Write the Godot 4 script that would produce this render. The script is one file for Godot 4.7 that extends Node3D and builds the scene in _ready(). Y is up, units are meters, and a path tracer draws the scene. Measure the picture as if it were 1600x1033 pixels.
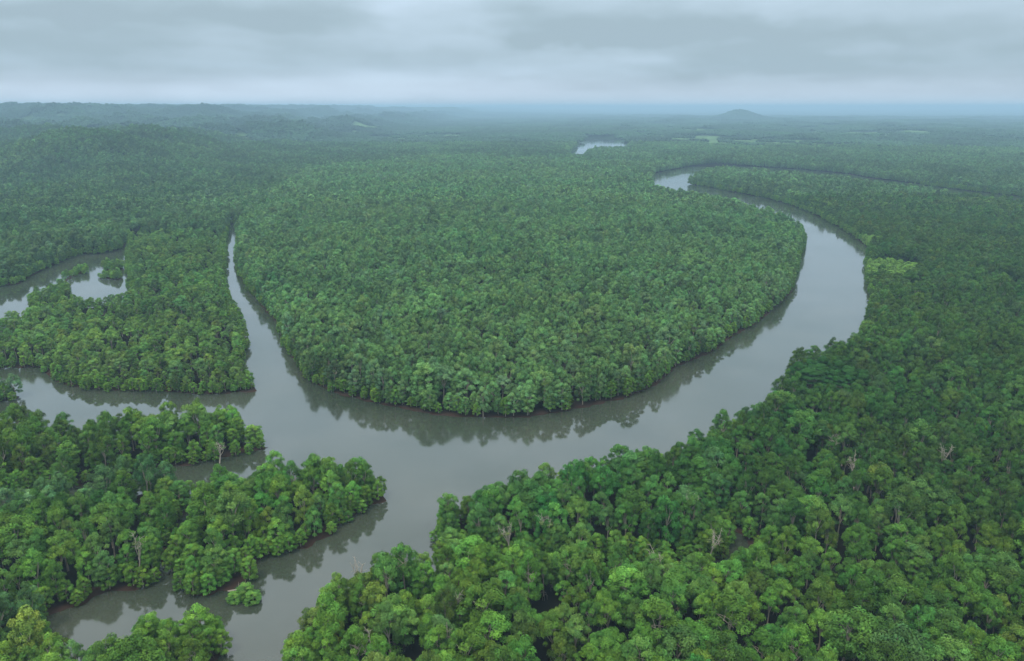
extends Node3D
# An aerial view over mangrove forest and a winding river, built in metres; the water lies at y = 0 and the camera flies 110 m above it, looking along -z.

const EYE := 110.0

var water_river := PackedVector2Array([Vector2(-212, -582), Vector2(-180, -502), Vector2(-155, -452), Vector2(-137, -416), Vector2(-124.7, -394.5), Vector2(-108.1, -353.4), Vector2(-95.3, -323.8), Vector2(-81.7, -300.8), Vector2(-71.1, -288.9), Vector2(-59, -281.9), Vector2(-44.6, -273.9), Vector2(-26.8, -265.6), Vector2(-8.9, -263.2), Vector2(2.6, -263.2), Vector2(12.4, -266.9), Vector2(27.8, -273.9), Vector2(42, -281.9), Vector2(59.5, -298.5), Vector2(69.7, -317.8), Vector2(92, -340.4), Vector2(106, -362.9), Vector2(130.5, -394.5), Vector2(150, -426), Vector2(173, -464), Vector2(186, -496), Vector2(210, -557), Vector2(236, -618), Vector2(248, -645), Vector2(252, -675), Vector2(262, -726), Vector2(257, -756), Vector2(253, -831), Vector2(243, -878), Vector2(225, -915), Vector2(211, -953), Vector2(201, -1003), Vector2(188, -1058), Vector2(242, -1337), Vector2(297, -1435), Vector2(357, -1530), Vector2(416, -1583), Vector2(468, -1497), Vector2(530, -1420), Vector2(570, -1337), Vector2(573, -1251), Vector2(592, -1176), Vector2(619, -1065), Vector2(646, -995), Vector2(674, -907), Vector2(695, -799), Vector2(603, -692), Vector2(583, -785), Vector2(559, -860), Vector2(535, -920), Vector2(511, -1014), Vector2(498, -1078), Vector2(489, -1145), Vector2(453, -1214), Vector2(400, -1278), Vector2(353, -1342), Vector2(301, -1266), Vector2(267, -1168), Vector2(258, -1156), Vector2(277, -1127), Vector2(292, -1057), Vector2(317, -980), Vector2(324, -914), Vector2(322, -824), Vector2(314, -758), Vector2(306, -701), Vector2(295, -646), Vector2(285, -604), Vector2(254, -545), Vector2(234, -496), Vector2(215, -447), Vector2(193, -401), Vector2(169.3, -356.7), Vector2(159.4, -342.4), Vector2(150.8, -331.2), Vector2(140.8, -328.3), Vector2(124.7, -316.1), Vector2(113.6, -300.6), Vector2(106.7, -284.1), Vector2(97.4, -273.3), Vector2(91.8, -259.4), Vector2(81.3, -250.3), Vector2(69.5, -240), Vector2(54.1, -224.9), Vector2(44.9, -220.1), Vector2(38.7, -222), Vector2(31.5, -217.3), Vector2(25, -210.2), Vector2(12.2, -206.3), Vector2(2, -201.4), Vector2(-7.6, -198.2), Vector2(-11.1, -191), Vector2(-14.8, -192.5), Vector2(-19.9, -184.2), Vector2(-20.2, -181.2), Vector2(-18.9, -180.1), Vector2(-18.1, -174.9), Vector2(-18.8, -158.9), Vector2(-24.6, -161.4), Vector2(-29.6, -165), Vector2(-33.4, -161.4), Vector2(-36.3, -160.3), Vector2(-38, -156), Vector2(-37.7, -151.7), Vector2(-40.3, -147.3), Vector2(-43.5, -143.9), Vector2(-44.5, -137.5), Vector2(-44.6, -132.6), Vector2(-43.7, -128.4), Vector2(-42.1, -122.1), Vector2(-38.4, -114.3), Vector2(-27.9, -84.7), Vector2(-50.2, -84.7), Vector2(-58.3, -114.3), Vector2(-60.7, -126.7), Vector2(-61.8, -130.8), Vector2(-60.9, -133.4), Vector2(-60.7, -135.3), Vector2(-63.1, -139.2), Vector2(-68.3, -141), Vector2(-72.4, -140.1), Vector2(-76.4, -139.2), Vector2(-78.7, -134.8), Vector2(-82.2, -133.2), Vector2(-85.2, -131.6), Vector2(-87.3, -129.5), Vector2(-91.7, -129.1), Vector2(-94.2, -131.8), Vector2(-105.8, -147.1), Vector2(-102.9, -150.2), Vector2(-98.1, -153.5), Vector2(-95.7, -157.2), Vector2(-88.5, -157.7), Vector2(-84.9, -166.9), Vector2(-80.7, -162.8), Vector2(-76.2, -156.7), Vector2(-71.7, -156.2), Vector2(-67.8, -157.7), Vector2(-65.6, -159.5), Vector2(-64.2, -167.4), Vector2(-63.2, -172.5), Vector2(-58.6, -175.2), Vector2(-52.8, -177), Vector2(-48.1, -183.6), Vector2(-46.7, -190.2), Vector2(-42.6, -195.5), Vector2(-38.2, -200.6), Vector2(-35.4, -200.8), Vector2(-35.3, -199), Vector2(-39, -207.7), Vector2(-44, -209.4), Vector2(-53, -211.1), Vector2(-60.1, -211.1), Vector2(-62.9, -207.5), Vector2(-70.1, -211), Vector2(-72.8, -206.6), Vector2(-80.6, -202.4), Vector2(-89.2, -203.3), Vector2(-91.3, -198.8), Vector2(-101.4, -207.7), Vector2(-110.1, -206), Vector2(-114.8, -200), Vector2(-117.7, -195.3), Vector2(-129.8, -194.6), Vector2(-138.1, -189.1), Vector2(-205.7, -181.8), Vector2(-222.5, -196.9), Vector2(-149.7, -205.2), Vector2(-133.7, -208.8), Vector2(-125.9, -213.8), Vector2(-118.7, -218.9), Vector2(-109.6, -224.7), Vector2(-104.1, -223.8), Vector2(-97.5, -228.4), Vector2(-90.3, -232.3), Vector2(-80.6, -237.7), Vector2(-79.8, -234), Vector2(-82.2, -236.4), Vector2(-86.7, -242.4), Vector2(-93, -242.4), Vector2(-97.5, -250.4), Vector2(-108.7, -250.4), Vector2(-120.9, -249.2), Vector2(-130.2, -249.2), Vector2(-135.9, -242.4), Vector2(-149.7, -244.6), Vector2(-154.4, -240.2), Vector2(-167.9, -248), Vector2(-173.1, -244.6), Vector2(-265.5, -243.5), Vector2(-330.3, -307.8), Vector2(-222.3, -320.3), Vector2(-206.9, -320.3), Vector2(-196.6, -310.3), Vector2(-188, -300.8), Vector2(-174.1, -294.7), Vector2(-158.1, -291.8), Vector2(-145, -291.8), Vector2(-129.4, -288.9), Vector2(-113.3, -288.9), Vector2(-103, -291), Vector2(-100.7, -288.9), Vector2(-103.4, -292.6), Vector2(-118.3, -317.9), Vector2(-123.2, -333.4), Vector2(-127.5, -352.2), Vector2(-141.3, -389.3), Vector2(-168, -442), Vector2(-193, -506), Vector2(-211, -561), Vector2(-245, -669)])
var water_lagoon := PackedVector2Array([Vector2(-474, -455), Vector2(-323, -480), Vector2(-318, -487), Vector2(-325, -510), Vector2(-329, -534), Vector2(-333, -567), Vector2(-336, -588), Vector2(-319, -593), Vector2(-313, -613), Vector2(-337, -669), Vector2(-335, -669), Vector2(-310, -618), Vector2(-275, -542), Vector2(-240, -473), Vector2(-226, -441), Vector2(-231, -434), Vector2(-238, -429), Vector2(-242, -426), Vector2(-250, -432), Vector2(-260, -442), Vector2(-297, -498), Vector2(-301, -519), Vector2(-306, -543), Vector2(-292, -517), Vector2(-295, -515), Vector2(-293, -496), Vector2(-288, -473), Vector2(-282, -450), Vector2(-290, -453), Vector2(-272, -424), Vector2(-260.2, -395.3), Vector2(-262.5, -387.2), Vector2(-377.6, -359.7)])
var water_lake := PackedVector2Array([Vector2(231, -2680), Vector2(298, -2962), Vector2(389, -2842), Vector2(371, -2581), Vector2(297, -2019), Vector2(238, -2037), Vector2(210, -2001), Vector2(183, -1901), Vector2(143, -1655), Vector2(119, -1753), Vector2(204, -2404)])
var land_tuft := PackedVector2Array([Vector2(-248.7, -294.9), Vector2(-209.9, -291), Vector2(-198.9, -286.6), Vector2(-194.4, -286.4), Vector2(-191.3, -283.1), Vector2(-192.5, -282.6), Vector2(-197.2, -280.5), Vector2(-236.5, -277.1)])
var land_bush1 := PackedVector2Array([Vector2(-291, -536), Vector2(-280, -527), Vector2(-274, -534), Vector2(-279, -543), Vector2(-291, -548)])
var land_bush2 := PackedVector2Array([Vector2(-274, -502), Vector2(-257, -498), Vector2(-264, -510), Vector2(-278, -512)])
# gully width 13
var line_gully := PackedVector2Array([Vector2(-18.2, -176.1), Vector2(-3.2, -169.7), Vector2(7.9, -167.4), Vector2(18.8, -165), Vector2(31.5, -165.5), Vector2(44.4, -166.9), Vector2(57.8, -169.7), Vector2(59, -178.5), Vector2(59.5, -183.2)])
# slit width 9
var line_slit := PackedVector2Array([Vector2(-95.7, -211.8), Vector2(-90, -197), Vector2(-89, -184.9), Vector2(-85, -166.3)])
# creektip width 9
var line_creektip := PackedVector2Array([Vector2(-216, -585), Vector2(-247, -676), Vector2(-269, -745)])
var region_C := PackedVector2Array([Vector2(-191.2, -189.4), Vector2(-133.4, -182.6), Vector2(-113.6, -188.7), Vector2(-98.1, -201), Vector2(-89.2, -203.5), Vector2(-70.3, -211.7), Vector2(-37.9, -202.2), Vector2(-31.4, -214.6), Vector2(-36.2, -195.1), Vector2(-57.8, -158.9), Vector2(-73.6, -152.8), Vector2(-87.4, -155.2), Vector2(-104.6, -146), Vector2(-153.1, -142.7)])
var region_B := PackedVector2Array([Vector2(-239.7, -244.7), Vector2(-80.1, -250.6), Vector2(-77.4, -237.7), Vector2(-100.8, -221.1), Vector2(-126, -211.3), Vector2(-199, -195.1)])
var region_D := PackedVector2Array([Vector2(-141.4, -132), Vector2(-95.5, -133), Vector2(-87.4, -132), Vector2(-75.4, -137.5), Vector2(-61.1, -139.7), Vector2(-61.1, -138.6), Vector2(-49.5, -94.9), Vector2(-121.3, -94.9)])
var region_A := PackedVector2Array([Vector2(-740, -515), Vector2(-325, -483), Vector2(-311, -607), Vector2(-339, -683), Vector2(-245, -669), Vector2(-218, -585), Vector2(-174, -459), Vector2(-142.7, -399.7), Vector2(-119.4, -324.7), Vector2(-98.2, -292.5), Vector2(-125, -281.9), Vector2(-190.7, -300), Vector2(-218.6, -314.4), Vector2(-411.6, -271.9)])
var region_bend := PackedVector2Array([Vector2(-245, -669), Vector2(-214, -582), Vector2(-138, -416), Vector2(-81.7, -300.8), Vector2(-47.4, -265.6), Vector2(-4.6, -256.7), Vector2(27.3, -268.7), Vector2(67.7, -307.8), Vector2(106, -348.3), Vector2(172, -459), Vector2(265, -669), Vector2(278, -819), Vector2(242, -1136), Vector2(213, -1240), Vector2(193, -1481), Vector2(-138, -1700), Vector2(-356, -1363)])

# ---------------------------------------------------------------- fields: where the water is, and how high the ground lies
class Field:
	var x0: float
	var z0: float
	var step: float
	var nx: int
	var nz: int
	var wet: PackedByteArray
	var sd: PackedFloat32Array

	func _init(ax: float, az: float, bx: float, bz: float, s: float) -> void:
		x0 = ax; z0 = az; step = s
		nx = int((bx - ax) / s); nz = int((bz - az) / s)
		wet = PackedByteArray()
		wet.resize(nx * nz)

	func fill_polygon(p: PackedVector2Array, v: int) -> void:
		for j in nz:
			var z := z0 + (j + 0.5) * step
			var cuts := PackedFloat32Array()
			for i in p.size():
				var a := p[i]
				var b := p[i - 1]
				if (a.y > z) != (b.y > z):
					cuts.append((b.x - a.x) * (z - a.y) / (b.y - a.y) + a.x)
			cuts.sort()
			for k in range(0, cuts.size() - 1, 2):
				for i in range(maxi(0, int(ceil((cuts[k] - x0) / step - 0.5))), mini(nx, int(ceil((cuts[k + 1] - x0) / step - 0.5)))):
					wet[j * nx + i] = v

	func away_from(v: int) -> PackedFloat32Array:
		var d := PackedFloat32Array()
		d.resize(nx * nz)
		for i in nx * nz:
			d[i] = 0.0 if wet[i] == v else 1e6
		for j in range(1, nz):
			for i in range(1, nx - 1):
				var k := j * nx + i
				if d[k] > 0.0:
					d[k] = minf(minf(d[k], d[k - 1] + 1.0), minf(d[k - nx] + 1.0, minf(d[k - nx - 1], d[k - nx + 1]) + 1.414))
		for j in range(nz - 2, -1, -1):
			for i in range(nx - 2, 0, -1):
				var k := j * nx + i
				if d[k] > 0.0:
					d[k] = minf(minf(d[k], d[k + 1] + 1.0), minf(d[k + nx] + 1.0, minf(d[k + nx - 1], d[k + nx + 1]) + 1.414))
		return d

	func finish() -> void:
		var a := away_from(1)
		var b := away_from(0)
		sd = PackedFloat32Array()
		sd.resize(nx * nz)
		for i in nx * nz:
			sd[i] = clampf((a[i] - 0.5 if wet[i] == 0 else 0.5 - b[i]) * step, -60.0, 200.0)

	func holds(x: float, z: float) -> bool:
		return x > x0 + step * 2.0 and z > z0 + step * 2.0 and x < x0 + (nx - 3) * step and z < z0 + (nz - 3) * step

	func at(x: float, z: float) -> float:
		var u := (x - x0) / step - 0.5
		var v := (z - z0) / step - 0.5
		var i := int(u)
		var j := int(v)
		u -= i; v -= j
		var k := j * nx + i
		return lerpf(lerpf(sd[k], sd[k + 1], u), lerpf(sd[k + nx], sd[k + nx + 1], u), v)

var near_field: Field
var far_field: Field
var rough := FastNoiseLite.new()
var broad := FastNoiseLite.new()
var ridges := FastNoiseLite.new()
var rng := RandomNumberGenerator.new()

func shore(x: float, z: float) -> float:      # metres from the waterline: above 0 on land
	if near_field.holds(x, z):
		return near_field.at(x, z)
	if far_field.holds(x, z):
		return far_field.at(x, z)
	return 200.0

func smooth(a: float, b: float, v: float) -> float:
	return smoothstep(a, b, v)

func hills(x: float, z: float) -> float:
	var d := sqrt(x * x + z * z)
	if d < 560.0 or z > 0.0:
		return 0.0
	var h := 0.0
	# the range of hills to the left
	var s := (-x - 400.0 - 60.0 * broad.get_noise_2d(z * 0.6, 40.0)) / 1500.0
	if s > 0.0:
		s = minf(s, 1.0)
		var grow := smooth(560.0, 1500.0, d)
		h += grow * (s * 12.0 + smooth(0.0, 0.25, s) * (24.0 + 62.0 * ridges.get_noise_2d(x, z)) + 12.0 * smooth(0.02, 0.2, s) * rough.get_noise_2d(x * 2.7, z * 2.7))
		h += smooth(0.35, 1.0, s) * smooth(2900.0, 4300.0, d) * (58.0 + 34.0 * rough.get_noise_2d(x * 0.45 + 900.0, z * 0.45))
	# low swells of the far plain
	var plain := smooth(1700.0, 3600.0, d)
	h += plain * (7.0 + 9.0 * rough.get_noise_2d(x * 0.8 + 300.0, z * 0.8)) * smooth(-400.0, 400.0, x + 0.05 * z)
	h += plain * maxf(0.0, rough.get_noise_2d(x * 0.45 - 700.0, z * 0.45)) * 22.0 * smooth(300.0, 1100.0, x)
	# ridges that close the horizon
	h += smooth(7500.0, 10500.0, d) * (46.0 + 26.0 * broad.get_noise_2d(x * 0.1, z * 0.1)) * smooth(1200.0, -1500.0, x + 0.05 * z)
	h += smooth(11000.0, 24000.0, d) * (48.0 + 32.0 * broad.get_noise_2d(x * 0.06 + 500.0, z * 0.06))
	# the lone hill
	var q := Vector2(x - 1690.0, (z + 5950.0) * 0.6).length()
	h += 44.0 * exp(-q * q / 16000.0) + 26.0 * exp(-q / 330.0)
	return minf(h, 110.0)

func ground(x: float, z: float) -> float:
	var s := shore(x, z)
	return clampf(s * 0.3, -1.6, 0.42) + hills(x, z) * smooth(2.0, 60.0, s)

# clearings: x, z, radius across, radius along
var clearings := [[-1122, -2329, 100, 200], [-960, -2180, 60, 60], [-887, -2062, 90, 90], [-370, -2872, 110, 260], [-235, -3075, 60, 260], [569, -2718, 90, 420], [523, -2957, 60, 300], [1328, -3005, 160, 420], [897, -2222, 60, 50], [964, -2020, 90, 40], [533, -1998, 60, 40], [454, -2342, 40, 60], [1150, -2600, 160, 70], [-520, -1060, 14, 22]]

func more_clearings() -> void:
	for i in 26:
		clearings.append([rng.randf_range(450, 2300), rng.randf_range(-4300, -2000), rng.randf_range(40, 130), rng.randf_range(120, 330)])
	for i in 7:
		clearings.append([rng.randf_range(-1300, -350), rng.randf_range(-3600, -2000), rng.randf_range(25, 80), rng.randf_range(80, 220)])

func clearing(x: float, z: float) -> float:    # above 0 inside a clearing
	var best := -1.0
	for c in clearings:
		var dx: float = (x - c[0]) / c[2]
		var dz: float = (z - c[1]) / c[3]
		if absf(dx) < 1.4 and absf(dz) < 1.4:
			best = maxf(best, 1.0 - sqrt(dx * dx + dz * dz) + 0.5 * rough.get_noise_2d(x * 8.0, z * 8.0))
	return best

# marsh openings with low bright ferns: x, z, radius
var marshes := [[252, -500, 17], [262, -526, 18], [247, -482, 9], [268, -512, 11], [291, -634, 15], [299, -618, 10]]

func in_marsh(x: float, z: float) -> bool:
	for m in marshes:
		if Vector2(x - m[0], z - m[1]).length() < m[2]:
			return true
	return false

func inside(p: PackedVector2Array, x: float, z: float) -> bool:
	return Geometry2D.is_point_in_polygon(Vector2(x, z), p)

# ---------------------------------------------------------------- meshes
class Build:
	var v := PackedVector3Array()
	var n := PackedVector3Array()
	var c := PackedColorArray()
	var ix := PackedInt32Array()

	func leaf(at: Vector3, out: Vector3, along: Vector3, half: float, wide: float, col: Color, shade: Vector3) -> void:
		var a := along * half
		var b := out.cross(along).normalized() * wide
		var k := v.size()
		v.append(at - a); v.append(at + b + out * half * 0.18); v.append(at + a); v.append(at - b + out * half * 0.18)
		for i in 4:
			n.append(shade); c.append(col)
		ix.append_array(PackedInt32Array([k, k + 1, k + 2, k, k + 2, k + 3]))

	func tube(path: PackedVector3Array, radii: PackedFloat32Array, sides: int, col: Color) -> void:
		var k := v.size()
		for i in path.size():
			var along := (path[mini(i + 1, path.size() - 1)] - path[maxi(i - 1, 0)]).normalized()
			var side := along.cross(Vector3(0.31, 0.2, 0.93)).normalized()
			var other := along.cross(side)
			for j in sides:
				var w := TAU * j / sides
				var o := side * cos(w) + other * sin(w)
				v.append(path[i] + o * radii[i]); n.append(o); c.append(col)
		for i in path.size() - 1:
			for j in sides:
				var a := k + i * sides + j
				var b := k + i * sides + (j + 1) % sides
				ix.append_array(PackedInt32Array([a, a + sides, b, b, a + sides, b + sides]))

	func mesh(m: Material) -> ArrayMesh:
		var arr := []
		arr.resize(Mesh.ARRAY_MAX)
		arr[Mesh.ARRAY_VERTEX] = v
		arr[Mesh.ARRAY_NORMAL] = n
		arr[Mesh.ARRAY_COLOR] = c
		arr[Mesh.ARRAY_INDEX] = ix
		var out := ArrayMesh.new()
		out.add_surface_from_arrays(Mesh.PRIMITIVE_TRIANGLES, arr)
		out.surface_set_material(0, m)
		return out

func any_way() -> Vector3:
	var z := rng.randf_range(-1.0, 1.0)
	var a := rng.randf() * TAU
	var r := sqrt(1.0 - z * z)
	return Vector3(r * cos(a), z, r * sin(a))

# One rounded puff of leaf sprays round a centre. N sprays, each a folded diamond.
func puff(b: Build, centre: Vector3, r: float, flat: float, count: int, size: float, base: Color, middle: Vector3) -> void:
	var own := rng.randf_range(0.62, 1.36)
	var warm := rng.randf_range(-0.12, 0.12)
	for i in count:
		var d := any_way()
		if d.y < -0.25:
			d.y = -d.y * 0.7
			d = d.normalized()
		var at := centre + Vector3(d.x, d.y * flat, d.z) * r * sqrt(rng.randf_range(0.3, 1.5))
		var out := (d * 0.8 + any_way() * 0.75 + Vector3.UP * 0.45).normalized()
		var along := out.cross(any_way()).normalized()
		var k := own * rng.randf_range(0.7, 1.32)
		var col := Color(base.r * k * (1.0 + warm + rng.randf_range(-0.08, 0.1)), base.g * k, base.b * k * (1.0 - warm * 0.7))
		var shade := (out * 0.55 + d * 0.45 + (at - middle).normalized() * 0.25).normalized()
		var s := size * rng.randf_range(0.7, 1.3)
		b.leaf(at, out, along, s, s * rng.randf_range(0.5, 0.8), col, shade)

# Trees are built for a height of 12 m; copies are scaled. KIND: "umbrella" open domes on bare limbs, "bushy" leafy to the water, "layered" flat dark tiers.
func puff_places(kind: String) -> Array:
	var out := []
	var lean := Vector3(rng.randf_range(-0.5, 0.5), 0, rng.randf_range(-0.5, 0.5))
	if kind == "umbrella":
		var n := rng.randi_range(22, 28)
		for i in n:
			var t := sqrt((i + 0.4) / n)
			var a := i * 2.39996 + rng.randf_range(-0.4, 0.4)
			var rr := 3.25 * t * rng.randf_range(0.85, 1.12)
			out.append([Vector3(cos(a) * rr, 11.4 - 4.2 * t * t + rng.randf_range(-1.1, 0.6), sin(a) * rr) + lean, rng.randf_range(0.5, 1.2)])
		for i in 3:
			var a := rng.randf() * TAU
			out.append([Vector3(cos(a) * 1.9, rng.randf_range(4.6, 7.2), sin(a) * 2.1) + lean, rng.randf_range(0.65, 1.0)])
	elif kind == "bushy":
		for i in 38:
			var t := (i + 0.5) / 38.0
			var y := 10.9 - 9.2 * t + rng.randf_range(-0.6, 0.6)
			var a := i * 2.39996 + rng.randf_range(-0.4, 0.4)
			var wide := 3.0 * sqrt(clampf(t * 2.6, 0.02, 1.0)) * lerpf(1.0, 0.86, t) * rng.randf_range(0.75, 1.16)
			out.append([Vector3(cos(a) * wide, y, sin(a) * wide) + lean * 0.6, rng.randf_range(0.65, 1.15)])
	else:
		for i in 22:
			var tier := i % 3
			var a := i * 2.39996 + rng.randf_range(-0.5, 0.5)
			var wide: float = [1.6, 3.2, 4.2][tier] * sqrt(rng.randf_range(0.15, 1.1))
			out.append([Vector3(cos(a) * wide, [11.2, 9.6, 7.9][tier] + rng.randf_range(-0.4, 0.4), sin(a) * wide) + lean, rng.randf_range(0.9, 1.5)])
	return out

func crown_mesh(kind: String, places: Array, m: Material, per: int, size: float) -> ArrayMesh:
	var b := Build.new()
	for p in places:
		var r: float = p[1]
		var base := leaf_colour if kind != "layered" else dark_leaf_colour
		puff(b, p[0], r, 0.95 if kind != "layered" else 0.45, int(per * r * r), size, base, Vector3(0, 6.5, 0))
	return b.mesh(m)

func bent(a: Vector3, b: Vector3, sag: float, n := 4) -> PackedVector3Array:
	var out := PackedVector3Array()
	var off := Vector3(rng.randf_range(-1, 1), rng.randf_range(-0.3, 1), rng.randf_range(-1, 1)) * sag
	for i in n + 1:
		var t := float(i) / n
		out.append(a.lerp(b, t) + off * sin(t * PI))
	return out

func taper(a: float, b: float, n := 4) -> PackedFloat32Array:
	var out := PackedFloat32Array()
	for i in n + 1:
		out.append(lerpf(a, b, float(i) / n))
	return out

func wood(k := 1.0) -> Color:
	return Color(0.33 * k, 0.29 * k, 0.23 * k)

func part(called: String, mesh: Mesh, parent: Node3D) -> MeshInstance3D:
	var o := MeshInstance3D.new()
	o.name = called
	o.mesh = mesh
	parent.add_child(o, true)
	return o

func tag(o: Node, label: String, category: String, group := "", kind := "") -> void:
	o.set_meta("label", label)
	o.set_meta("category", category)
	if group:
		o.set_meta("group", group)
	if kind:
		o.set_meta("kind", kind)

var leaf_colour := Color(0.104, 0.23, 0.034)
var dark_leaf_colour := Color(0.03, 0.105, 0.022)
var M := {}

func material(colour: Color, roughness: float) -> StandardMaterial3D:
	var m := StandardMaterial3D.new()
	m.albedo_color = colour.linear_to_srgb()
	m.roughness = roughness
	return m

func foliage(tint: Color) -> StandardMaterial3D:
	var m := material(tint, 0.55)
	m.vertex_color_use_as_albedo = true
	m.metallic_specular = 0.17
	m.backlight_enabled = true
	m.backlight = Color(0.18, 0.2, 0.08)
	return m

# A tree kind: its wood parts and its crown, for the single trees and for the masses of trees alike.
func make_kind(kind: String) -> Dictionary:
	var places := puff_places(kind)
	var d := {"kind": kind, "full": crown_mesh(kind, places, M.leaf, 290, 0.16), "limbs": []}
	var fork := Vector3(places[0][0].x * 0.5, rng.randf_range(4.2, 5.6), places[0][0].z * 0.5)
	var b := Build.new()
	b.tube(bent(Vector3(0, 0.6, 0), fork, 0.25), taper(0.24, 0.16), 7, wood())
	d.trunk = b.mesh(M.bark)
	for i in 5:
		var b2 := Build.new()
		var goal: Vector3 = places[(i * 3 + 1) % places.size()][0]
		b2.tube(bent(fork, goal, 0.5), taper(0.13, 0.04), 5, wood(1.1))
		var mid := fork.lerp(goal, 0.6)
		b2.tube(bent(mid, places[(i * 3 + 2) % places.size()][0], 0.3, 3), taper(0.07, 0.025, 3), 4, wood(1.15))
		d.limbs.append(b2.mesh(M.bark))
	var b3 := Build.new()
	for i in 7:
		var a := TAU * i / 7 + rng.randf_range(-0.3, 0.3)
		var foot := Vector3(cos(a), 0, sin(a)) * rng.randf_range(0.9, 1.7) + Vector3(0, -0.5, 0)
		var path := PackedVector3Array()
		var top := Vector3(0, rng.randf_range(0.9, 2.2), 0)
		for k in 5:
			var t := k / 4.0
			path.append(Vector3(lerpf(top.x, foot.x, sqrt(t)), lerpf(top.y, foot.y, t * t), lerpf(top.z, foot.z, sqrt(t))))
		b3.tube(path, taper(0.07, 0.05), 4, wood(0.6))
	d.roots = b3.mesh(M.bark)
	var b4 := Build.new()          # all the wood in one, for the masses of trees
	b4.tube(bent(Vector3(0, -0.3, 0), fork, 0.25, 3), taper(0.24, 0.16, 3), 5, wood())
	for i in 5:
		b4.tube(bent(fork, places[(i * 3 + 1) % places.size()][0], 0.5, 2), taper(0.13, 0.04, 2), 4, wood(1.1))
	d.wood = b4.mesh(M.bark)
	d.mid = crown_mesh(kind, places, M.leaf, 22, 0.62)
	return d

func tree_from(d: Dictionary, called: String) -> Node3D:
	var o := Node3D.new()
	o.name = called
	part("crown", d.full, o)
	part("trunk", d.trunk, o)
	for l in d.limbs:
		part("limb", l, o)
	part("prop_roots", d.roots, o)
	return o

func many(called: String, mesh: Mesh, where: Array[Transform3D], tints: PackedColorArray, parent: Node3D) -> void:
	if where.is_empty():
		return
	var mm := MultiMesh.new()
	mm.transform_format = MultiMesh.TRANSFORM_3D
	mm.use_colors = tints.size() > 0
	mm.mesh = mesh
	mm.instance_count = where.size()
	for i in where.size():
		mm.set_instance_transform(i, where[i])
		if tints.size():
			mm.set_instance_color(i, tints[i])
	var o := MultiMeshInstance3D.new()
	o.name = called
	o.multimesh = mm
	o.set_meta("kind", "stuff")
	parent.add_child(o, true)

# ---------------------------------------------------------------- sky
var cloud := FastNoiseLite.new()
var wisp := FastNoiseLite.new()
# dark cloud bellies and pale gaps: azimuth and height in degrees, their half widths, depth
var bellies := [[-25, 6.4, 16, 2.2, 0.085], [-20, 5.4, 9, 1.0, 0.05], [6, 6.2, 9, 2.2, 0.09], [10, 4.9, 7, 1.0, 0.06], [16, 3.7, 8, 1.7, 0.075], [28, 5.2, 11, 2.6, 0.07], [-34, 3.9, 8, 1.8, 0.06], [30, 2.0, 10, 1.0, 0.05], [-17, 2.9, 10, 0.8, 0.03], [-5, 6.3, 4, 1.5, -0.05], [-12, 1.1, 20, 0.9, -0.06], [-27, 0.7, 9, 0.6, -0.05], [4, 3.0, 5, 1.0, -0.05], [70, 6, 14, 2.4, 0.1], [110, 4, 18, 1.6, 0.08], [-75, 5, 14, 2.0, 0.09], [-120, 7, 16, 2.2, 0.09], [160, 5, 18, 2.0, 0.09], [-160, 4, 12, 1.6, 0.08]]

func sky_light(az: float, el: float) -> Color:
	var up := sin(el)
	var base := 0.635 * (1.0 + 2.3 * pow(maxf(up, 0.0), 1.4)) * (1.0 + 0.1 * smoothstep(0.03, 0.005, up))
	var far := 1.0 / (maxf(up, 0.0) + 0.05)
	var p := Vector2(sin(az), cos(az)) * far
	var n := cloud.get_noise_2d(p.x * 10.0 + 5000.0, p.y * 10.0) * 0.6 + wisp.get_noise_2d(p.x * 26.0 + 9000.0, p.y * 26.0) * 0.22
	var soft := wisp.get_noise_3d(sin(az) * 195.0, cos(az) * 195.0, rad_to_deg(el) * 14.0)
	var fine := wisp.get_noise_3d(sin(az) * 515.0, cos(az) * 515.0, rad_to_deg(el) * 34.0)
	var low := smoothstep(0.0, 0.035, up)
	var k := 1.0 + (n * 0.22 + soft * 0.16 + fine * 0.10) * lerpf(0.4, 1.0, low)
	var a := rad_to_deg(az)
	var e := rad_to_deg(el)
	if e < 14.0:
		var wob := cloud.get_noise_3d(sin(az) * 515.0, cos(az) * 515.0, e * 22.0 + 50.0)
		for b in bellies:
			var dx: float = (a - b[0]) / b[2] + wob * 0.8
			var dy: float = (e - b[1]) / b[3] + wob * 0.9
			var q: float = dx * dx + (dy * dy if dy > 0.0 else dy * dy * 2.2)
			if q < 2.6:
				k -= b[4] * 1.7 * smoothstep(2.6, 0.0, q)
	var cool := clampf((1.0 - k) * 1.2, -0.1, 0.25)
	var c := Color(0.775 - cool * 0.10, 0.985, 1.16 - cool * 0.1)
	var pale := 1.0 - smoothstep(0.0, 0.05, up)
	c = c.lerp(Color(0.90, 0.99, 1.14), pale * 0.6)
	c = c.lerp(Color(0.97, 1.0, 1.03), smoothstep(0.25, 0.8, up))
	return Color(c.r * base * k, c.g * base * k, c.b * base * k)

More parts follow.
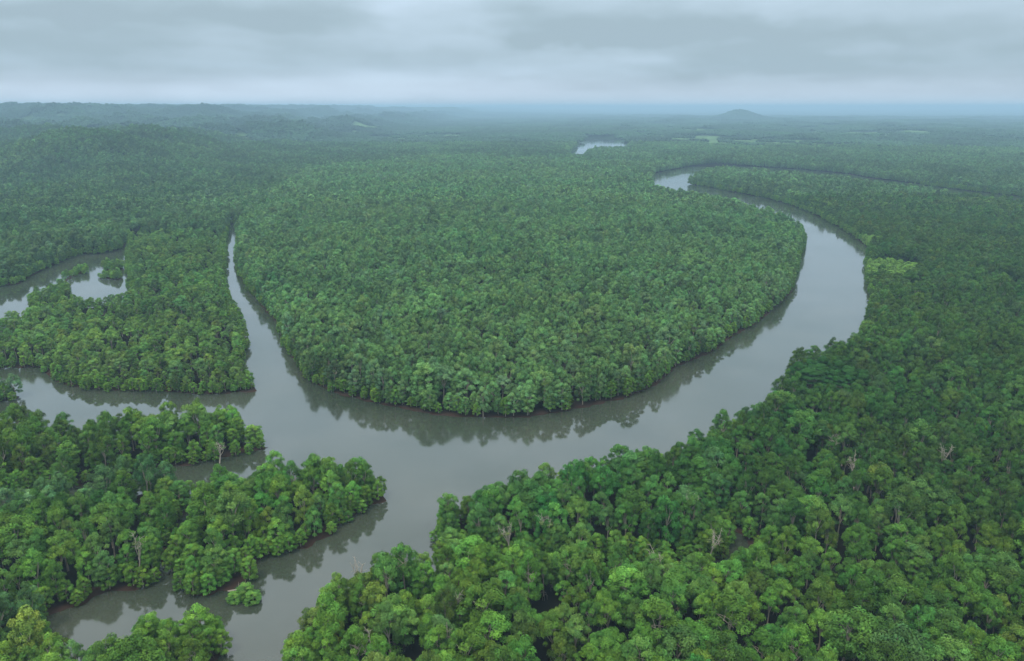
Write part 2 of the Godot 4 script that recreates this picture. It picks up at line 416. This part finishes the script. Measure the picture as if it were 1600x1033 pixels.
func panorama() -> Texture2D:
	cloud.seed = 11; cloud.frequency = 0.012; cloud.fractal_octaves = 4
	wisp.seed = 23; wisp.frequency = 0.012; wisp.fractal_octaves = 5
	var w := 512
	var im := Image.create(w, w / 2, false, Image.FORMAT_RGBF)
	for j in w / 2:
		var el := PI / 2 - (j + 0.5) / (w / 2) * PI
		for i in w:
			im.set_pixel(i, j, sky_light(wrapf((i + 0.5) / w * TAU, -PI, PI), el) if el > 0.0 else Color(0.36, 0.45, 0.52))
	im.resize(3072, 1536, Image.INTERPOLATE_CUBIC)
	for j in range(1536 / 2 - 130, 1536 / 2 + 1):      # the low sky all round again, finer
		var el := PI / 2 - (j + 0.5) / 1536.0 * PI
		for i in range(0, 3072):
			im.set_pixel(i, j, sky_light(wrapf((i + 0.5) / 3072.0 * TAU, -PI, PI), maxf(el, 0.0)))
	return ImageTexture.create_from_image(im)

# ---------------------------------------------------------------- the scene
func _ready() -> void:
	rng.seed = 4
	rough.seed = 5; rough.frequency = 0.0032; rough.fractal_octaves = 4
	ridges.seed = 21; ridges.frequency = 0.0017; ridges.fractal_octaves = 4; ridges.fractal_gain = 0.42
	broad.seed = 9; broad.frequency = 0.004; broad.fractal_octaves = 2
	var cam := Camera3D.new()
	cam.name = "camera"
	cam.fov = 46.4
	cam.near = 1.0
	cam.far = 160000.0
	cam.position = Vector3(0, EYE, 0)
	cam.rotation_degrees = Vector3(-16.175, 0, 0)
	add_child(cam)
	cam.current = true
	var env := Environment.new()
	env.background_mode = Environment.BG_SKY
	var sky := Sky.new()
	var pano := PanoramaSkyMaterial.new()
	pano.panorama = panorama()
	sky.sky_material = pano
	env.sky = sky
	env.tonemap_mode = Environment.TONE_MAPPER_LINEAR
	env.tonemap_exposure = 1.0
	env.fog_enabled = true
	env.fog_density = 0.00019
	env.fog_light_color = Color(0.75, 0.90, 0.99)
	env.sdfgi_enabled = true
	env.ssao_enabled = true
	env.ssil_enabled = true
	var we := WorldEnvironment.new()
	we.name = "world"
	we.environment = env
	add_child(we)
	var sun := DirectionalLight3D.new()
	sun.name = "sun"
	sun.light_energy = 0.5
	sun.light_color = Color(1.0, 0.97, 0.92)
	sun.light_angular_distance = 10.0
	sun.shadow_enabled = true
	sun.rotation_degrees = Vector3(-62, -35, 0)
	add_child(sun)

	more_clearings()
	build_fields()
	build_materials()
	build_terrain()
	build_water()
	build_forest()

func build_fields() -> void:
	near_field = Field.new(-520, -760, 560, -40, 2.0)
	far_field = Field.new(-1100, -2900, 1150, -40, 4.0)
	for f in [near_field, far_field]:
		for p in [water_river, water_lagoon, water_lake]:
			f.fill_polygon(p, 1)
		for p in [land_tuft, land_bush1, land_bush2]:
			f.fill_polygon(p, 0)
		for w in [[line_gully, 5.0], [line_slit, 4.0], [line_creektip, 9.0]]:
			for p in Geometry2D.offset_polyline(w[0], w[1] * 0.5, Geometry2D.JOIN_ROUND, Geometry2D.END_ROUND):
				f.fill_polygon(p, 1)
		for p in pools:
			var round := PackedVector2Array()
			for k in 14:
				var a := TAU * k / 14
				var r: float = 1.0 + 0.3 * sin(a * 3.0 + p[0])
				round.append(Vector2(p[0] + cos(a) * p[2] * r, p[1] + sin(a) * p[3] * r))
			f.fill_polygon(round, 1)
		f.finish()

# flooded openings among the trees of the left bank: x, z, half width, half length
var pools := [[-262, -455, 5, 16], [-218, -398, 7, 13], [-262, -375, 8, 12], [-285, -372, 9, 12], [-258, -413, 7, 11], [-190, -392, 5, 11], [-242, -352, 9, 10], [-300, -420, 9, 14]]

func build_materials() -> void:
	M.leaf = foliage(Color(1, 1, 1))
	M.bark = material(Color(1, 1, 1), 0.9)
	M.bark.vertex_color_use_as_albedo = true
	M.pale = material(Color(1, 1, 1), 0.85)
	M.pale.vertex_color_use_as_albedo = true
	var g := material(Color(1, 1, 1), 0.95)
	g.vertex_color_use_as_albedo = true
	g.metallic_specular = 0.0
	M.ground = g
	var w := StandardMaterial3D.new()
	var drift := FastNoiseLite.new()
	drift.seed = 3; drift.frequency = 0.006; drift.fractal_octaves = 4
	drift.domain_warp_enabled = true
	drift.domain_warp_amplitude = 60.0
	var dt := NoiseTexture2D.new()
	dt.width = 512; dt.height = 512; dt.seamless = true; dt.noise = drift
	var ramp := Gradient.new()
	ramp.set_color(0, Color(0.03, 0.041, 0.026).linear_to_srgb())
	ramp.set_color(1, Color(0.058, 0.066, 0.047).linear_to_srgb())
	dt.color_ramp = ramp
	w.albedo_texture = dt
	w.uv1_triplanar = true
	w.uv1_world_triplanar = true
	w.uv1_scale = Vector3(0.006, 0.006, 0.006)
	var wind := FastNoiseLite.new()
	wind.seed = 8; wind.frequency = 0.004; wind.fractal_octaves = 5
	wind.domain_warp_enabled = true
	wind.domain_warp_amplitude = 80.0
	var wt := NoiseTexture2D.new()
	wt.width = 512; wt.height = 512; wt.seamless = true; wt.noise = wind
	var calm := Gradient.new()
	calm.set_color(0, Color(0.12, 0.12, 0.12))
	calm.set_color(1, Color(1, 1, 1))
	wt.color_ramp = calm
	w.roughness = 0.16
	w.roughness_texture = wt
	w.roughness_texture_channel = BaseMaterial3D.TEXTURE_CHANNEL_RED
	w.metallic_specular = 0.7
	w.clearcoat_enabled = true
	w.clearcoat = 0.32
	w.clearcoat_roughness = 0.05
	M.water = w

func build_terrain() -> void:
	var angles := PackedFloat32Array()
	var a := -180.0
	while a < 180.0:
		angles.append(deg_to_rad(a))
		a += 0.3 if absf(a + 0.001) < 42.0 else 6.0
	var radii := PackedFloat32Array()
	var r := 30.0
	while r < 130000.0:
		radii.append(r)
		r *= 1.016 if r < 12000.0 else 1.06
	var v := PackedVector3Array()
	var col := PackedColorArray()
	var mud := Color(0.015, 0.012, 0.008)
	var bank := Color(0.045, 0.029, 0.022)
	var forest := Color(0.026, 0.055, 0.02)
	var meadow := Color(0.105, 0.185, 0.07)
	for rr in radii:
		for t in angles:
			var x := sin(t) * rr
			var z := -cos(t) * rr
			v.append(Vector3(x, ground(x, z), z))
			var c := mud
			if rr < 1500.0:
				c = bank.lerp(mud, smooth(1.0, 5.0, shore(x, z)))
			var spot := 1.0 + 0.35 * rough.get_noise_2d(x * 9.0, z * 9.0)
			c = c.lerp(forest * spot, smooth(1500.0, 2600.0, rr))
			if rr > 400.0 and rr < 4000.0:
				c = c.lerp(meadow * spot, smooth(-0.05, 0.15, clearing(x, z)))
			if rr > 1800.0:
				c = c.lerp(meadow * spot * 0.8, 0.5 * smooth(0.25, 0.5, rough.get_noise_2d(x * 1.1 + 2000.0, z * 1.1)))
			col.append(Color(c.r, c.g, c.b))
	var ix := PackedInt32Array()
	var n := angles.size()
	for j in radii.size() - 1:
		for i in n:
			var p := j * n + i
			var q := j * n + (i + 1) % n
			ix.append_array(PackedInt32Array([p, p + n, q, q, p + n, q + n]))
	var k := v.size()                       # the disc under the aircraft
	v.append(Vector3(0, 0.42, 0)); col.append(mud)
	for i in n:
		ix.append_array(PackedInt32Array([k, i, (i + 1) % n]))
	var st := SurfaceTool.new()
	var arr := []
	arr.resize(Mesh.ARRAY_MAX)
	arr[Mesh.ARRAY_VERTEX] = v
	arr[Mesh.ARRAY_COLOR] = col
	arr[Mesh.ARRAY_INDEX] = ix
	st.create_from_arrays(arr)
	st.generate_normals()
	var o := part("ground", st.commit(), self)
	o.material_override = M.ground
	tag(o, "dark mud and forest floor rising into low wooded hills beyond the plain", "ground", "", "structure")

func build_water() -> void:
	for w in [["river_water", Rect2(-900, -1500, 2050, 1560), "broad winding grey green river with its side channels through the forest"], ["lake_water", Rect2(0, -2890, 700, 1250), "pale distant lake lying among the trees of the far plain"]]:
		var r: Rect2 = w[1]
		var m := PlaneMesh.new()
		m.size = r.size
		var o := part(w[0], m, self)
		o.position = Vector3(r.get_center().x, 0, r.get_center().y)
		o.material_override = M.water
		tag(o, w[2], "water", "", "structure")

# ---------------------------------------------------------------- forest
const REGIONS := ["left point", "upper islet", "middle islet", "lower islet", "river bend", "right bank", "lower right corner", "left hills", "far plain"]

func region_of(x: float, z: float) -> int:
	if z > -230.0 and x < -20.0 and inside(region_D, x, z): return 3
	if inside(region_C, x, z): return 2
	if inside(region_B, x, z): return 1
	if inside(region_A, x, z): return 0
	if inside(region_bend, x, z): return 4
	if z > -900.0 and x > -60.0:
		return 6 if z > -172.0 else 5
	return 7 if x < -400.0 - 0.02 * z and z < -500.0 else 8

func build_forest() -> void:
	var kinds := []
	for k in ["umbrella", "umbrella", "umbrella", "umbrella", "umbrella", "umbrella", "bushy", "bushy", "bushy", "bushy", "layered", "layered"]:
		kinds.append(make_kind(k))
	var trees := []        # [distance, place, yaw, scale vector, kind, tint, region, shore]
	var reach := 2300.0
	var gap := 5.3
	for j in range(int(60.0 / gap), int(reach / gap)):
		for i in range(-int(1900.0 / gap), int(1900.0 / gap)):
			var x := (i + (0.5 if j % 2 else 0.0)) * gap
			var z := -j * gap
			if absf(x) > 70.0 - z * 0.76:
				continue
			x += rng.randf_range(-1.7, 1.7)
			z += rng.randf_range(-1.7, 1.7)
			var d := sqrt(x * x + z * z)
			if d > reach:
				continue
			var s := shore(x, z)
			if s < 0.7:
				continue
			if s > 9.0 and rng.randf() < (0.1 if d < 420.0 and x > -40.0 and z > -300.0 else 0.05):
				continue
			var marsh := in_marsh(x, z)
			if d > 1200.0 and clearing(x, z) > 0.0:
				continue
			var reg := region_of(x, z)
			var wide := broad.get_noise_2d(x * 1.7, z * 1.7)
			var h := 12.2 + 2.2 * wide + rng.randfn(0.0, 1.9)
			if s < 6.0:
				h -= 1.8
			if reg == 0:
				h = h * 0.72 - 0.5
			if reg == 1 or reg == 3: h *= 0.92
			if reg == 0 and x < -200.0 and z < -400.0 and s < 14.0: h *= 0.72
			if reg == 0 and x < -300.0 and z < -480.0: h *= 0.7
			if reg == 7: h *= 0.95 + 0.25 * rng.randf()
			h = clampf(h, 4.0, 17.0)
			var r := rng.randf_range(0.66, 0.96) * (1.0 if h > 8.0 else 0.8)
			if rng.randf() < 0.12 and s > 6.0:
				r *= 1.4
				h += 1.6
			var k := rng.randi_range(0, 5)
			if s < 8.0 or rng.randf() < 0.12:
				k = rng.randi_range(6, 9)
			var tone := 1.0 + 0.25 * broad.get_noise_2d(x * 2.6 + 77.0, z * 2.6) + rng.randfn(0.0, 0.19)
			var warm := rng.randfn(0.0, 0.11) + 0.2 * broad.get_noise_2d(x * 1.1 - 300.0, z * 1.1)
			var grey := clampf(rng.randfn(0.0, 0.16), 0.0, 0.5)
			match reg:
				0: grey += 0.16
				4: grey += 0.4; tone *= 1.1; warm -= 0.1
				6: tone *= 0.98; warm += 0.02; grey *= 0.8
				2: tone *= 0.9
				5: tone *= 0.8; warm -= 0.08; grey += 0.05  # darker right bank, partly lens vignetting put into the tree tint
				8: grey += 0.46; warm -= 0.1; tone *= 0.94 + 0.5 * rough.get_noise_2d(x * 0.9 + 400.0, z * 0.5)  # blue-grey of the far trees stands in for part of the haze
				7: warm -= 0.12; grey += 0.4; tone *= 0.76 + 0.35 * rough.get_noise_2d(x * 2.0 + 50.0, z * 2.0)  # hill crowns tinted blue-grey, distance haze painted on top of the fog
			var place := Vector3(x, maxf(ground(x, z), -0.2), z)
			if reg == 5 and (Vector2(x - 124.0, (z + 283.0)).length() < 12.0 or Vector2(x - 92.0, (z + 238.0) * 0.8).length() < 7.0):
				k = 10 + rng.randi_range(0, 1)
				h = 12.5 + rng.randf_range(-1, 1); tone = 1.0; grey = 0.0; warm = 0.0
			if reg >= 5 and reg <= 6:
				tone *= lerpf(1.0, 0.74, smooth(35.0, 120.0, x))  # lens vignetting painted into the tint: crowns darken toward the right
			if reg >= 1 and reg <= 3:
				tone *= lerpf(1.0, 0.82, smooth(-85.0, -125.0, x))  # same edge falloff painted into the islet crowns, darker to the left
			if rng.randf() < 0.03 and k < 10:
				warm += rng.randf_range(0.2, 0.45)
				grey += 0.1
			if marsh:
				k = rng.randi_range(6, 9)
				h = rng.randf_range(5.0, 7.5)
				tone = rng.randf_range(1.25, 1.5); warm = 0.12; grey = 0.05
			tone = clampf(tone, 0.5, 1.5)
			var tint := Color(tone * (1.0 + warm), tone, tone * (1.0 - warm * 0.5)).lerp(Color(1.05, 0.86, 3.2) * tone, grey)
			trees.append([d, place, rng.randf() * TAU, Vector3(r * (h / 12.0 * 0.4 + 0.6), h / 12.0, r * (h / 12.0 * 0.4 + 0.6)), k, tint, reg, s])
	# low leafy trees that hang over the water all along the banks
	var step := 3.0
	for j in range(int(100.0 / step), int(1150.0 / step)):
		for i in range(-int(950.0 / step), int(950.0 / step)):
			var x := i * step + rng.randf_range(-1.0, 1.0)
			var z := -j * step + rng.randf_range(-1.0, 1.0)
			if absf(x) > 70.0 - z * 0.76:
				continue
			var s := shore(x, z)
			if s < (0.4 if z < -240.0 and inside(region_bend, x, z) else -0.8) or (s > 3.2 and (s > 90.0 or rng.randf() > 0.05)) or rng.randf() < 0.1 or in_marsh(x, z) or maxf(maxf(shore(x - 4.0, z), shore(x + 4.0, z)), maxf(shore(x, z - 4.0), shore(x, z + 4.0))) < 1.3:
				continue
			var reg := region_of(x, z)
			var h := rng.randf_range(3.4, 7.6) * (0.8 if reg == 0 else 1.0)
			var tone := 0.95 + rng.randfn(0.0, 0.14) + 0.2 * broad.get_noise_2d(x * 2.6 + 77.0, z * 2.6)
			var warm := rng.randfn(0.03, 0.08)
			trees.append([sqrt(x * x + z * z), Vector3(x, maxf(ground(x, z), -0.4), z), rng.randf() * TAU, Vector3(h / 12.0 * 0.5 + 0.26, h / 12.0, h / 12.0 * 0.5 + 0.26), rng.randi_range(6, 9), Color(tone * (1.0 + warm), tone, tone * (1.0 - warm * 0.5)), reg, s])
	for q in [[-62, -155, 4.6], [-60, -154, 3.4], [-64, -154.5, 2.8]]:      # shrubs that stand alone in the shallows
		trees.append([sqrt(q[0] * q[0] + q[1] * q[1]), Vector3(q[0], -0.5, q[1]), q[0] * 1.7, Vector3(0.55, q[2] / 12.0, 0.55), 7, Color(1.1, 1.1, 1.4), region_of(q[0], q[1]), 0.0])
	trees.sort_custom(func(a, b): return a[0] < b[0])
	# the nearest ones in the picture stand as single trees
	var singles := []
	var masses := []
	for t in trees:
		var p: Vector3 = t[1]
		var fits := absf(p.x) < 0.57 * 1.19 * (-p.z * 0.96 + 28.0) and -p.z > 114.0
		if singles.size() < 300 and fits and t[4] < 10:
			singles.append(t)
		else:
			masses.append(t)
	single_trees(singles, kinds)
	broadleaf_trees(masses, kinds)
	bare_trees()
	mass_of_trees(masses, kinds)
	marsh_plants(kinds)
	far_canopy()

func tree_basis(t: Array) -> Transform3D:
	return Transform3D(Basis(Vector3.UP, t[2]).scaled_local(t[3]), t[1])

const ORDER := ["first", "second", "third", "fourth", "fifth", "sixth", "seventh", "eighth", "ninth", "tenth", "eleventh", "twelfth", "thirteenth", "fourteenth", "fifteenth", "sixteenth", "seventeenth", "eighteenth", "nineteenth", "twentieth", "twenty-first", "twenty-second"]

func tone_word(c: Color) -> String:
	var light := c.g
	var warm := c.r / c.g
	if c.b / c.g > 1.25: return "greyish pale green" if light > 0.95 else "dull greyish green"
	if warm > 1.1: return "yellowish green" if light > 0.9 else "olive green"
	if light > 1.12: return "bright green"
	if light < 0.85: return "dark green"
	return "mid green"

func single_trees(list: Array, kinds: Array) -> void:
	var places := {0: "left point", 1: "upper left islet", 2: "middle left islet", 3: "bottom left islet", 4: "river bend", 5: "right bank forest", 6: "bottom right forest"}
	var sets := {}
	for t in list:
		sets.get_or_add(t[6], []).append(t)
	var done := {}
	var tones := {}
	for reg in sets:
		var all: Array = sets[reg]
		all.sort_custom(func(a, b): return a[1].z > b[1].z)
		var per := clampi(int(ceil(sqrt(all.size() * 1.4))), 5, 20)
		var row := 0
		var at := 0
		while at < all.size():
			var one := all.slice(at, at + per)
			one.sort_custom(func(a, b): return a[1].x / -a[1].z < b[1].x / -b[1].z)
			for i in one.size():
				var t: Array = one[i]
				var o: Node3D
				if done.has(t[4]):
					o = done[t[4]].duplicate()
				else:
					o = tree_from(kinds[t[4]], "mangrove_tree")
					done[t[4]] = o
				o.name = "mangrove_tree"
				add_child(o, true)
				if t[1] != Vector3.ZERO:
					o.transform = tree_basis(t)
				var c: Color = t[5]
				var key := "%d %d %d" % [roundi(c.r * 8), roundi(c.g * 8), roundi(c.b * 8)]
				if not tones.has(key):
					tones[key] = foliage(Color(roundi(c.r * 8) / 8.0, roundi(c.g * 8) / 8.0, roundi(c.b * 8) / 8.0))
				(o.get_node("crown") as MeshInstance3D).material_override = tones[key]
				var size := "tall " if t[3].y > 1.12 else "low " if t[3].y < 0.88 else ""
				tag(o, "%s%s mangrove, %s from left, %s row of %s" % [size, tone_word(c), ORDER[i], ORDER[row], places.get(reg, "the forest")], "tree", "mangrove trees beside the channels")
			at += per
			row += 1
	renumber("mangrove_tree")

func renumber(stem: String) -> void:
	var n := 0
	for o in get_children():
		if String(o.name).begins_with(stem):
			o.name = "renaming_%d" % n if n else "renaming"
			n += 1
	n = 0
	for o in get_children():
		if String(o.name).begins_with("renaming"):
			o.name = stem if n == 0 else "%s_%03d" % [stem, n]
			n += 1

func broadleaf_trees(masses: Array, kinds: Array) -> void:
	var proto := {}
	var n := 0
	var n_upper := 0
	var n_lower := 0
	var kept := []
	for t in masses:
		if t[4] >= 10:
			kept.append(t)
	kept.sort_custom(func(a, b): return a[1].z < b[1].z)
	for t in kept:
		masses.erase(t)
		var o: Node3D
		if proto.has(t[4]):
			o = proto[t[4]].duplicate()
		else:
			o = tree_from(kinds[t[4]], "broadleaf_tree")
			proto[t[4]] = o
		o.name = "broadleaf_tree"
		add_child(o, true)
		o.transform = tree_basis(t)
		var upper: bool = t[1].z < -258.0
		var rank := n_upper if upper else n_lower
		if upper: n_upper += 1
		else: n_lower += 1
		tag(o, "dark layered broadleaf tree, %s from the back of the %s dark clump" % [ORDER[mini(rank, 21)], "larger riverside" if upper else "smaller"], "tree", "dark broadleaf trees on the right bank")
		n += 1
	renumber("broadleaf_tree")

# pale leafless trees: x, z, height, lean in degrees, what marks the place
var bare := [
	[-12, -143, 11.5, 8, "among crowns near the bottom edge, straight above the lowest bare tree"], [-12, -131, 11.5, 6, "lowest, crooked, by the bottom edge in the middle"], [-28, -128, 10.5, 4, "thin upright, at the bottom edge near the river"],
	[36, -156, 12.0, 18, "beside the hidden muddy gully in the right forest"], [100, -203, 13.5, 24, "slanting, high in the right forest"], [45, -180, 12.0, 20, "slanting, among pale crowns above the muddy gully"],
	[48, -167, 12.0, 12, "just above the muddy gully in the right forest"], [128, -210, 13.5, 5, "upright, far right among dark crowns"], [99, -220, 13.5, 3, "upright with a bare top, above the slanting bare tree"],
	[10, -174, 11.5, 8, "in the tip of forest between inlet and river"], [0, -170, 11.0, 10, "near the left tip of the right forest above the inlet"], [-35, -155, 9.0, 10, "on the river side of the bottom forest"],
	[-94, -226, 7.5, 10, "at the right tip of the upper left islet"], [-91, -164, 11.0, 10, "on the tint-darkened side of the middle left islet"],
	[-67, -158, 5.0, 62, "fallen into the water beside the low shrub"], [-101, -175, 11.0, 8, "in the middle of the middle left islet"]]

func bare_trees() -> void:
	var n := 0
	for b in bare:
		var o := Node3D.new()
		o.name = "bare_tree" if n == 0 else "bare_tree_%03d" % n
		add_child(o, true)
		var h: float = b[2]
		var m := Build.new()
		var top := Vector3(rng.randf_range(-0.5, 0.5), h * 0.62, rng.randf_range(-0.5, 0.5))
		var white := Color(0.36, 0.32, 0.26)
		m.tube(bent(Vector3(0, -0.4, 0), top, 0.3), taper(0.22, 0.13), 7, white)
		part("trunk", m.mesh(M.pale), o)
		for i in 6:
			var l := Build.new()
			var a := i * 2.4 + rng.randf_range(-0.4, 0.4)
			var from := Vector3(0, -0.4, 0).lerp(top, rng.randf_range(0.6, 1.0))
			var to := top + Vector3(cos(a) * rng.randf_range(0.8, 2.0), rng.randf_range(1.2, h * 0.42), sin(a) * rng.randf_range(0.8, 2.0))
			l.tube(bent(from, to, 0.35), taper(0.12, 0.04), 5, white)
			var limb := part("limb", l.mesh(M.pale), o)
			for k in 4:
				var w := Build.new()
				var f := from.lerp(to, rng.randf_range(0.45, 0.95))
				w.tube(bent(f, f + any_way() * Vector3(1, 0.7, 1) * 1.2 + Vector3(0, 0.5, 0), 0.15, 2), taper(0.06, 0.025, 2), 4, white)
				part("twig", w.mesh(M.pale), limb)
		if n % 3 != 2:
			for i in 4:
				var c := Build.new()
				var a := i * 1.7
				puff(c, top + Vector3(cos(a) * 1.3, rng.randf_range(0.2, 2.2), sin(a) * 1.3), 0.6, 0.8, 26, 0.22, leaf_colour.lerp(Color(0.16, 0.17, 0.11), 0.5), top)
				part("leaf_tuft", c.mesh(M.leaf), o)
		o.position = Vector3(b[0], maxf(ground(b[0], b[1]), -0.3), b[1])
		o.rotation = Vector3(deg_to_rad(b[3]) * cos(n * 2.1), n * 1.3, deg_to_rad(b[3]) * sin(n * 2.1))
		tag(o, "pale bare tree %s" % b[4], "dead tree", "pale leafless trees among the mangroves")
		n += 1

func mass_of_trees(masses: Array, kinds: Array) -> void:
	var labels := ["lower greyish mangrove forest of the left point with flooded openings", "rest of the mangroves on the upper left islet", "rest of the mangroves on the middle left islet", "rest of the mangroves on the bottom left islet", "dense mangrove forest filling the inside of the river bend", "dark dense forest along the outer right bank, partly darkened for lens vignetting", "rest of the bright mangrove forest in the bottom right corner", "dark forest over the hills on the left", "unbroken forest of the far plain up to the lake"]
	for reg in REGIONS.size():
		var holder := Node3D.new()
		holder.name = "mangrove_forest" if reg == 0 else "mangrove_forest_%03d" % reg
		add_child(holder)
		tag(holder, labels[reg], "forest", "", "stuff")
		for k in kinds.size():
			for level in 2:
				var where: Array[Transform3D] = []
				var tints := PackedColorArray()
				var timber: Array[Transform3D] = []
				for t in masses:
					if t[6] == reg and t[4] == k and (t[0] < 850.0) == (level == 0):
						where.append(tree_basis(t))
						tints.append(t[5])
						if t[0] < 520.0:
							timber.append(where[-1])
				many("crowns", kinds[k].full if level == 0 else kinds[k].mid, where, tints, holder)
				many("trunks", kinds[k].wood, timber, PackedColorArray(), holder)

func marsh_plants(_kinds: Array) -> void:
	var b := Build.new()
	for i in 7:
		var a := i * 2.4
		puff(b, Vector3(cos(a) * 1.1 * sqrt(i / 6.0), 0.9 + 0.3 * sin(i * 2.0), sin(a) * 1.1 * sqrt(i / 6.0)), 0.8, 0.8, 60, 0.28, Color(0.135, 0.25, 0.055), Vector3.ZERO)
	var m := b.mesh(M.leaf)
	var holder := Node3D.new()
	holder.name = "marsh_fern_thicket"
	add_child(holder)
	tag(holder, "low bright yellow green thicket in openings beside the outer river bank", "marsh plants", "", "stuff")
	var where: Array[Transform3D] = []
	var tints := PackedColorArray()
	for p in marshes:
		for i in int(p[2] * p[2] * 1.9):
			var a := rng.randf() * TAU
			var r: float = sqrt(rng.randf()) * p[2]
			var x: float = p[0] + cos(a) * r
			var z: float = p[1] + sin(a) * r
			if shore(x, z) < 0.6:
				continue
			where.append(Transform3D(Basis(Vector3.UP, rng.randf() * TAU).scaled(Vector3(1.0, rng.randf_range(1.2, 3.0), 1.0)), Vector3(x, ground(x, z), z)))
			var k := rng.randf_range(0.8, 1.2)
			tints.append(Color(k, k, k))
	many("fern_clumps", m, where, tints, holder)

func far_canopy() -> void:
	var tiles := []
	for v in 4:
		var b := Build.new()
		for i in 7:
			for j in 7:
				var r := rng.randf_range(2.8, 4.3)
				var c := Vector3((i - 3) * 6.2 + rng.randf_range(-2, 2), rng.randf_range(5.5, 9.5), (j - 3) * 6.2 + rng.randf_range(-2, 2))
				var k := rng.randf_range(0.6, 1.35)
				var col := Color(0.036 * k, 0.082 * k, 0.03 * k)
				var base := b.v.size()
				for ring in 3:
					var e: float = [-0.5, 0.15, 0.8][ring]
					for s in 6:
						var w := TAU * s / 6 + ring * 0.5
						var dir := Vector3(cos(w) * cos(e), sin(e), sin(w) * cos(e))
						b.v.append(c + dir * r * rng.randf_range(0.8, 1.15)); b.n.append(dir); b.c.append(col)
				b.v.append(c + Vector3.UP * r); b.n.append(Vector3.UP); b.c.append(col)
				for ring in 2:
					for s in 6:
						var p := base + ring * 6 + s
						var q := base + ring * 6 + (s + 1) % 6
						b.ix.append_array(PackedInt32Array([p, q, p + 6, q, q + 6, p + 6]))
				for s in 6:
					b.ix.append_array(PackedInt32Array([base + 12 + s, base + 12 + (s + 1) % 6, base + 18]))
		tiles.append(b.mesh(M.leaf))
	var holder := Node3D.new()
	holder.name = "distant_forest"
	add_child(holder)
	tag(holder, "hazy forest reaching over the far plain and ridges to the horizon", "forest", "", "stuff")
	var where := [[] as Array[Transform3D], [] as Array[Transform3D], [] as Array[Transform3D], [] as Array[Transform3D]]
	var tints := [PackedColorArray(), PackedColorArray(), PackedColorArray(), PackedColorArray()]
	var gap := 40.0
	for j in range(int(1600.0 / gap), int(9000.0 / gap)):
		for i in range(-int(7200.0 / gap), int(7200.0 / gap)):
			var x := i * gap + rng.randf_range(-6, 6)
			var z := -j * gap + rng.randf_range(-6, 6)
			var d := sqrt(x * x + z * z)
			if absf(x) > 70.0 - z * 0.76 or d < 2290.0 or d > 9000.0 or shore(x, z) < 16.0 or (clearing(x, z) > -0.12 and rng.randf() > 0.16):
				continue
			if rough.get_noise_2d(x * 1.1 + 2000.0, z * 1.1) > 0.38 and rng.randf() < 0.7:
				continue
			var y := ground(x, z)
			var up := Vector3(y - ground(x + 20.0, z), 20.0, y - ground(x, z + 20.0)).normalized()
			var turn := Basis(Quaternion(Vector3.UP, up)) * Basis(Vector3.UP, rng.randf() * TAU)
			var v := rng.randi_range(0, 3)
			where[v].append(Transform3D(turn.scaled_local(Vector3(1.12, rng.randf_range(0.85, 1.25), 1.12)), Vector3(x, y, z)))
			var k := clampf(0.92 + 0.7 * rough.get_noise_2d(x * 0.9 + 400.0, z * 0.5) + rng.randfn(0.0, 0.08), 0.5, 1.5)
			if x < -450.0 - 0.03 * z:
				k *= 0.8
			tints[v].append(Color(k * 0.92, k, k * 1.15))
	for v in 4:
		many("canopy", tiles[v], where[v], tints[v], holder)
